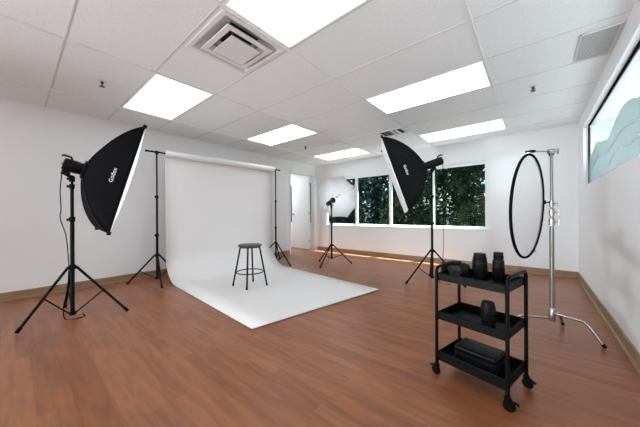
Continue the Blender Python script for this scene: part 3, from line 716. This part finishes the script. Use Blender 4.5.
# camera on the top tray
tz = .5815
ko = V((-.390, 1.826, tz)); ff = V((.0, -1, 0)).normalized(); fs_ = V((-ff.y, ff.x, 0))      # facing the viewer ; fs_: to its left (image right)
o = thing('photo_camera', ko, 'black digital camera at the left end of the cart\'s top tray', 'camera')
def kp(r, f, z): return ko + fs_ * r + ff * f + Z * z
b = MB(); b.obox(kp(0, 0, .040), (fs_, ff, Z), (.076, .022, .0415), .011, 3)
b.obox(kp(0, -.002, .082), (fs_, ff, Z), (.030, .024, .015), .009, 3); b.obox(kp(-.002, .012, .090), (fs_, ff, Z), (.021, .022, .009), .005, 2); b.build('body', M['blackpl'], o)
b = MB(); b.obox(kp(-.066, .018, .038), (fs_, ff, Z), (.0155, .020, .037), .010, 3); b.build('grip', M['rubber'], o)
b = MB(); b.lathe(kp(.006, .018, .038), ff, [(0, 0), (0, .034), (.012, .034), (.012, .0315), (.045, .0315), (.046, .0345), (.056, .0345), (.056, .029), (.050, .026), (.050, 0)], 30); ln = b.build('lens', M['blackmatte'], o)
b = MB(); b.lathe(kp(.006, .064, .038), ff, [(0, .0255), (.003, .018), (.0045, 0)], 24); b.build('front_glass', M['lensglass'], ln)
b = MB(); b.lathe(kp(-.040, -.002, .079), Z, [(0, 0), (0, .010), (.009, .010), (.010, 0)], 14); b.lathe(kp(.044, -.002, .079), Z, [(0, 0), (0, .011), (.008, .011), (.009, 0)], 14); b.build('dial', M['blackpl'], o)
b = MB(); b.obox(kp(0, -.004, .1005), (fs_, ff, Z), (.010, .010, .0015)); b.build('hot_shoe', M['steel'], o)
b = MB(); b.path(smooth_pts([kp(.062, -.004, .062), kp(.074, -.006, .055), kp(.080, -.012, .030), kp(.079, -.014, .010), kp(.070, -.02, .0045), kp(.03, -.035, .004), kp(-.03, -.037, .004)]), .004, 8); b.build('strap', M['rubber'], o)

def lens(p, prof, label, ringz, zoomz):
    p = V(p); o = thing('camera_lens', p, label, 'camera lens', 'camera lenses on the cart')
    b = MB(); b.lathe(p, Z, prof, 36); b.build('barrel', M['blackpl'], o)
    def rib(z0, z1, r, k=30):
        b = MB(); n = k * 2; vs = []
        for z in (z0, z0 + .001, z1 - .001, z1):
            for j in range(n):
                rr = r + (.0016 if j % 2 and z not in (z0, z1) else 0.0004); vs.append(p + V((rr * cos(2 * pi * j / n), rr * sin(2 * pi * j / n), z)))
        b.add(vs, [(i * n + j, i * n + (j + 1) % n, (i + 1) * n + (j + 1) % n, (i + 1) * n + j) for i in range(3) for j in range(n)]); return b
    for (z0, z1, r) in ringz: rib(z0, z1, r).build('focus_ring', M['rubber'], o, 20)
    for (z0, z1, r) in zoomz:
        b = MB(); b.lathe(p, Z, [(z0, r), (z0, r + .0008), (z1, r + .0008), (z1, r)], 36); b.build('trim_ring', M['lip'], o)
    return o
lens((-.261, 1.832, tz), [(0, 0), (0, .034), (.004, .0375), (.05, .0385), (.105, .0395), (.112, .0395), (.120, .0365), (.134, .034), (.148, .0325), (.156, .0325), (.156, .029), (.152, .028), (.152, 0)],
     'stout black zoom lens standing in the middle of the cart\'s top tray', [(.045, .085, .0385), (.122, .132, .0352)], [(.100, .1010, .0392)])
lens((-.168, 1.846, tz), [(0, 0), (0, .027), (.004, .0292), (.06, .0300), (.112, .0300), (.119, .029), (.124, .0255), (.130, .0245), (.155, .0245), (.166, .0255), (.168, .0255), (.168, .022), (.164, .021), (.164, 0)],
     'slimmer black lens with a narrow top, rightmost on the cart\'s top tray', [(.035, .080, .0300), (.132, .150, .0246)], [(.1185, .1195, .0288)])
lens((-.203, 1.700, .3445), [(0, 0), (0, .034), (.003, .0340), (.03, .0350), (.032, .0358), (.10, .0362), (.112, .0360), (.122, .0340), (.134, .0310), (.143, .0300), (.143, .0275), (.139, .0265), (.139, 0)],
     'short black lens standing alone on the cart\'s middle tray', [(.045, .085, .0359)], [(.030, .0310, .0355)])

# equipment case on the bottom tray
ec = cp(-.004, .004, .0945)
o = thing('equipment_case', ec, 'black zipped equipment case lying on the cart\'s bottom tray', 'case')
ca2 = ca + .03; e1 = V((cos(ca2), sin(ca2), 0)); e2 = V((-e1.y, e1.x, 0))
b = MB(); b.obox(ec + Z * .034, (e1, e2, Z), (.112, .080, .0335), .016, 4); b.build('base', M['fabric'], o)
b = MB(); b.obox(ec + Z * .083, (e1, e2, Z), (.112, .080, .0155), .0145, 4); b.build('lid', M['blackpl'], o)
b = MB()
zp = []
for sx, sy, a0 in ((1, 1, 0), (-1, 1, 90), (-1, -1, 180), (1, -1, 270)):
    for q in range(5): an = R(a0 + q * 22.5); zp.append(ec + e1 * (sx * .098 + .0145 * cos(an)) + e2 * (sy * .066 + .0145 * sin(an)) + Z * .0675)
b.path(zp, .0026, 6, closed=True); b.build('zip', M['rubber'], o)
b = MB(); b.path(smooth_pts([ec + e1 * .05 - e2 * .080 + Z * .035, ec + e1 * .04 - e2 * .090 + Z * .033, ec - e1 * .04 - e2 * .090 + Z * .033, ec - e1 * .05 - e2 * .080 + Z * .035]), .005, 8); b.build('handle', M['rubber'], o)

# ------------------------------------------------------------------ C-stand with the oval-looking diffusion disc
cs = V((.104, 2.832, 0))
def csr(dr, dd, z=0): return cs + ax_rd(dr, 0, dd) + Z * z
o = thing('c_stand', cs, 'chrome C-stand with bent legs by the right wall', 'stand')
b = MB(); b.tube(cs + Z * .115, cs + Z * .86, .0155, n=18); b.build('column', M['steel'], o)
b = MB(); b.tube(cs + Z * .82, cs + Z * 1.0, .0130, n=18); b.build('riser', M['steel'], o)
b = MB(); b.tube(cs + Z * .98, cs + Z * 1.475, .0108, n=18); b.build('riser', M['steel'], o)
tdir = ax_rd(1, 0, -.25).normalized()
for i, (z, r_) in enumerate(((.915, .020), (.995, .018), (1.065, .0165))):
    b = MB(); b.lathe(cs + Z * (z - .032), Z, [(0, r_ - .006), (0, r_), (.05, r_), (.056, r_ - .006)], 16)
    d = tdir if i != 2 else tdir; b.tube(cs + Z * (z - .006) + d * r_ * .8, cs + Z * (z - .006) + d * (r_ + .026), .0055, n=10); cl = b.build('collar', M['chrome'], o)
    q = cs + Z * (z - .006) + d * (r_ + .026); b = MB(); b.tube(q - Z * .02 , q + Z * .02, .0062, n=10); b.build('t_handle', M['chrome'], cl)
q = cs + Z * 1.072
b = MB(); b.tube(q - tdir * .012, q - tdir * .045, .0055, n=10); b.tube(q - tdir * .045 - Z * .016, q - tdir * .045 + Z * .016, .006, n=10); b.build('t_handle', M['black'], o)
b = MB(); b.lathe(cs + Z * .100, Z, [(0, 0), (0, .021), (.03, .023), (.10, .023), (.108, .018)], 18); b.build('leg_hub', M['chrome'], o)
for i, (fr_, fd) in enumerate(((.150, -.258), (.215, .135), (-.30, .13))):
    d = ax_rd(fr_, 0, fd); Lr = d.length; d = d.normalized(); z = .165 - i * .022
    p0 = cs + d * .018 + Z * z; kn = cs + d * (Lr * .66) + Z * (z - .006); ft_ = cs + d * Lr + Z * .0095
    k0 = kn - d * .03; k1 = kn + (ft_ - kn).normalized() * .03
    arc = [k0.lerp(kn, t).lerp(kn.lerp(k1, t), t) for t in (0, .2, .4, .6, .8, 1)]
    b = MB(); b.path([p0] + arc + [ft_ + (kn - ft_).normalized() * .012], .0105, 12); lg = b.build('leg', M['chrome'], o)
    b = MB(); e = (ft_ - kn).normalized(); b.path([ft_ - e * .026, ft_ - e * .003, ft_], [.0125, .0125, .010], 12); b.build('rubber_foot', M['rubber'], lg)
# grip head and short arm
gh = cs + Z * 1.488
DC = V((-.04, 2.71, 1.038)); daz, dti, DR = -.228, -.045, .427
dn_, dw, dv = frame_axes(daz, dti, 0); dtop = DC + dv * (DR + .004)
b = MB(); b.lathe(gh - tdir * .022, tdir, [(0, 0), (0, .020), (.012, .022), (.030, .022), (.042, .020), (.042, 0)], 18); b.obox(gh - Z * .008, (tdir, tdir.cross(Z), Z), (.014, .014, .028), .003)
b.build('grip_head', M['chrome'], o)
b = MB(); b.tube(gh + tdir * .02, gh + tdir * .045, .006, n=10); b.tube(gh + tdir * .045 - Z * .022, gh + tdir * .045 + Z * .022, .007, n=10); b.build('t_handle', M['chrome'], o)
ad = (dtop + Z * .018 - gh); b = MB(); b.tube(gh + ad.normalized() * .01, gh + ad * .93, .0062, n=10); b.build('arm', M['chrome'], o)
ce_ = gh + ad * .95; adn = ad.normalized()
b = MB(); b.obox(ce_, (adn, adn.cross(Z), adn.cross(Z).cross(adn)), (.020, .011, .011), .003); b.obox(ce_ + adn * .035 - Z * .004, (adn, adn.cross(Z), adn.cross(Z).cross(adn)), (.022, .012, .007), .003); b.build('clamp', M['blackpl'], o)
o = thing('diffusion_disc', DC - dv * DR, 'round white diffuser with a black rim hanging from the chrome stand', 'diffuser')
b = MB(); b.path([DC + (dw * cos(2 * pi * k / 72) + dv * sin(2 * pi * k / 72)) * (DR - .008) for k in range(72)], .0105, 10, closed=True); b.build('rim', M['rubber'], o)
b = MB(); n_ = 72; vs = [DC] + [DC + (dw * cos(2 * pi * k / n_) + dv * sin(2 * pi * k / n_)) * (DR - .014) for k in range(n_)]
b.add(vs, [(0, 1 + k, 1 + (k + 1) % n_) for k in range(n_)]); sf = b.build('fabric', M['scrim'], o, 0)
b = MB(); b.path([DC + (dw * cos(q) + dv * sin(q)) * (DR + .004) + dn_ * .0 for q in [pi / 2 + .10 + .02 * k for k in range(6)]], .008, 8); b.build('hanging_loop', M['steel'], o)

# ------------------------------------------------------------------ outdoors
b = MB(); b.box((-22, yo, -.6), (16, 30, -.35)); struct(b.build('ground', M['ground'], smooth=0))
b = MB(); b.box((-14, yo, -.35), (9, 7.1, -.30)); struct(b.build('path', mat('sun_bounce', (.15, .15, .147), .9), smooth=0))  # strip out of view, added to bounce sunlight up to the ceiling
def tree(x, y, h, rx, ry, z0, nleaf, size, m, label, seed):
    rnd = random.Random(seed); gz = -.35
    o = thing('tree', (x, y, gz), label, 'tree', 'trees outside the back window')
    b = MB(); top = V((x + rnd.uniform(-.2, .2), y, z0 + (h - z0) * .6)); b.path([(x, y, gz), (x + rnd.uniform(-.08, .08), y, (gz + z0) / 2 + .3), top], [.11, .085, .03], 10)
    for k in range(7):
        a = rnd.uniform(0, 2 * pi); p = V((x, y, gz)).lerp(top, rnd.uniform(.4, .9)); b.path([p, p + V((cos(a) * rx * .3, sin(a) * ry * .3, .25)), p + V((cos(a) * rx * .65, sin(a) * ry * .65, .5))], [.035, .025, .01], 6)
    b.build('trunk', M['bark'], o)
    b = MB(); vs = []; fs = []; cz = (z0 + h) / 2; rz = (h - z0) / 2
    cl = []
    for k in range(90):
        while True:
            p = V((rnd.uniform(-1, 1), rnd.uniform(-1, 1), rnd.uniform(-1, 1)))
            if .3 < p.x * p.x + p.y * p.y < 1: break
        cl.append(p)
    for k in range(nleaf):
        c = rnd.choice(cl); p = c + V((rnd.gauss(0, .14), rnd.gauss(0, .14), rnd.gauss(0, .12))); p = V((max(-.86, min(.86, p.x)), max(-.86, min(.86, p.y)), max(-1, min(1, p.z))))
        P = V((x + p.x * rx, y + p.y * ry, max(cz + p.z * rz, gz + .05)))
        d = V((rnd.gauss(0, 1), rnd.gauss(0, 1), rnd.gauss(-.25, .7))).normalized(); s = V((rnd.gauss(0, 1), rnd.gauss(0, 1), rnd.gauss(0, 1))); s = (s - d * s.dot(d)).normalized()
        L = size * rnd.uniform(.7, 1.35); W = L * .30; q = len(vs); u2 = d.cross(s)
        vs += [P, P + d * L * .5 + s * W + u2 * W * .3, P + d * L, P + d * L * .5 - s * W + u2 * W * .3]
        fs += [(q, q + 1, q + 2), (q, q + 2, q + 3)]
    b.add(vs, fs); b.build('crown', M[m], o, 0)
T = [(-.95, 8.35, 4.4, 1.05, 1.0, -.3, 'leafB', 'bright green leafy tree behind the rightmost window pane'),
     (-3.05, 8.35, 4.2, 1.0, 1.0, -.3, 'leafB', 'mid green tree behind the pane partly covered by the right softbox'),
     (-5.15, 8.35, 4.6, .95, 1.0, -.3, 'leafA', 'bluish dark tree behind the window pane right of the umbrella'),
     (-7.25, 8.35, 4.4, 1.15, 1.0, -.3, 'leafA', 'bluish dark tree behind the white umbrella'),
     (-9.7, 8.35, 4.6, 1.2, 1.0, -.3, 'leafA', 'dark tree seen only in the slits beside the open door'),
     (1.3, 8.6, 5.0, 1.1, 1.1, -.3, 'leafB', 'green tree at the right edge of the rightmost window pane'),
     (.1, 11.0, 6.4, 1.45, 1.3, -.3, 'leafC', 'deep green back-row tree behind the right end of the rightmost pane'),
     (-2.8, 11.0, 6.2, 1.4, 1.3, -.3, 'leafC', 'deep green back-row tree behind the right softbox'),
     (-5.7, 11.0, 6.4, 1.45, 1.3, -.3, 'leafC', 'deep green back-row tree behind the pane right of the umbrella'),
     (-8.7, 11.0, 6.2, 1.5, 1.3, -.3, 'leafC', 'deep green back-row tree behind the umbrella'),
     (2.9, 11.0, 6.2, 1.3, 1.3, -.3, 'leafC', 'deep green tree farthest right in the back row outside'),
     (-11.7, 11.0, 6.2, 1.4, 1.3, -.3, 'leafC', 'deep green tree farthest left in the back row outside')]
for i, (x, y, h, rx, ry, z0, m, lb) in enumerate(T): tree(x, y, h, rx, ry, z0, 6500, .16, m, lb, 20 + i)

# ------------------------------------------------------------------ daylight
w = bpy.data.worlds.new('World'); scn.world = w; w.use_nodes = True
nt = w.node_tree; bg = nt.nodes['Background']; sk = nt.nodes.new('ShaderNodeTexSky'); sk.sky_type = 'NISHITA'; sk.sun_disc = False; sk.sun_elevation = R(62); sk.sun_rotation = R(180); sk.altitude = 50; sk.dust_density = 2
nt.links.new(sk.outputs[0], bg.inputs['Color']); bg.inputs['Strength'].default_value = .35
sl = bpy.data.lights.new('sun', 'SUN'); sl.energy = 55.0; sl.angle = R(.6); sl.color = (1, .98, .95)
so = bpy.data.objects.new('sun', sl); COL.objects.link(so); so.location = (-2, 9, 8)
so.rotation_euler = V((-.25, -.20, -1)).normalized().to_track_quat('-Z', 'Y').to_euler()

# ------------------------------------------------------------------ camera
cd = bpy.data.cameras.new('camera'); cam = bpy.data.objects.new('camera', cd); COL.objects.link(cam)
cd.sensor_width = 36; cd.lens = 256.66 / 640 * 36; cd.shift_x = 0; cd.shift_y = 1.29 / 640; cd.clip_start = .05
mtx = Matrix.Rotation(R(39.968), 4, 'Z') @ Matrix.Rotation(R(90), 4, 'X') @ Matrix.Rotation(R(-.2725), 4, 'Z')
cam.matrix_world = Matrix.Translation((0, 0, CAMZ)) @ mtx
scn.camera = cam
vs_ = scn.view_settings; vs_.view_transform = 'Standard'; vs_.look = 'None'; vs_.gamma = 1; vs_.use_curve_mapping = False; vs_.exposure = .1
scn.cycles.max_bounces = 10; scn.cycles.diffuse_bounces = 6; scn.cycles.transparent_max_bounces = 16; scn.cycles.caustics_reflective = False
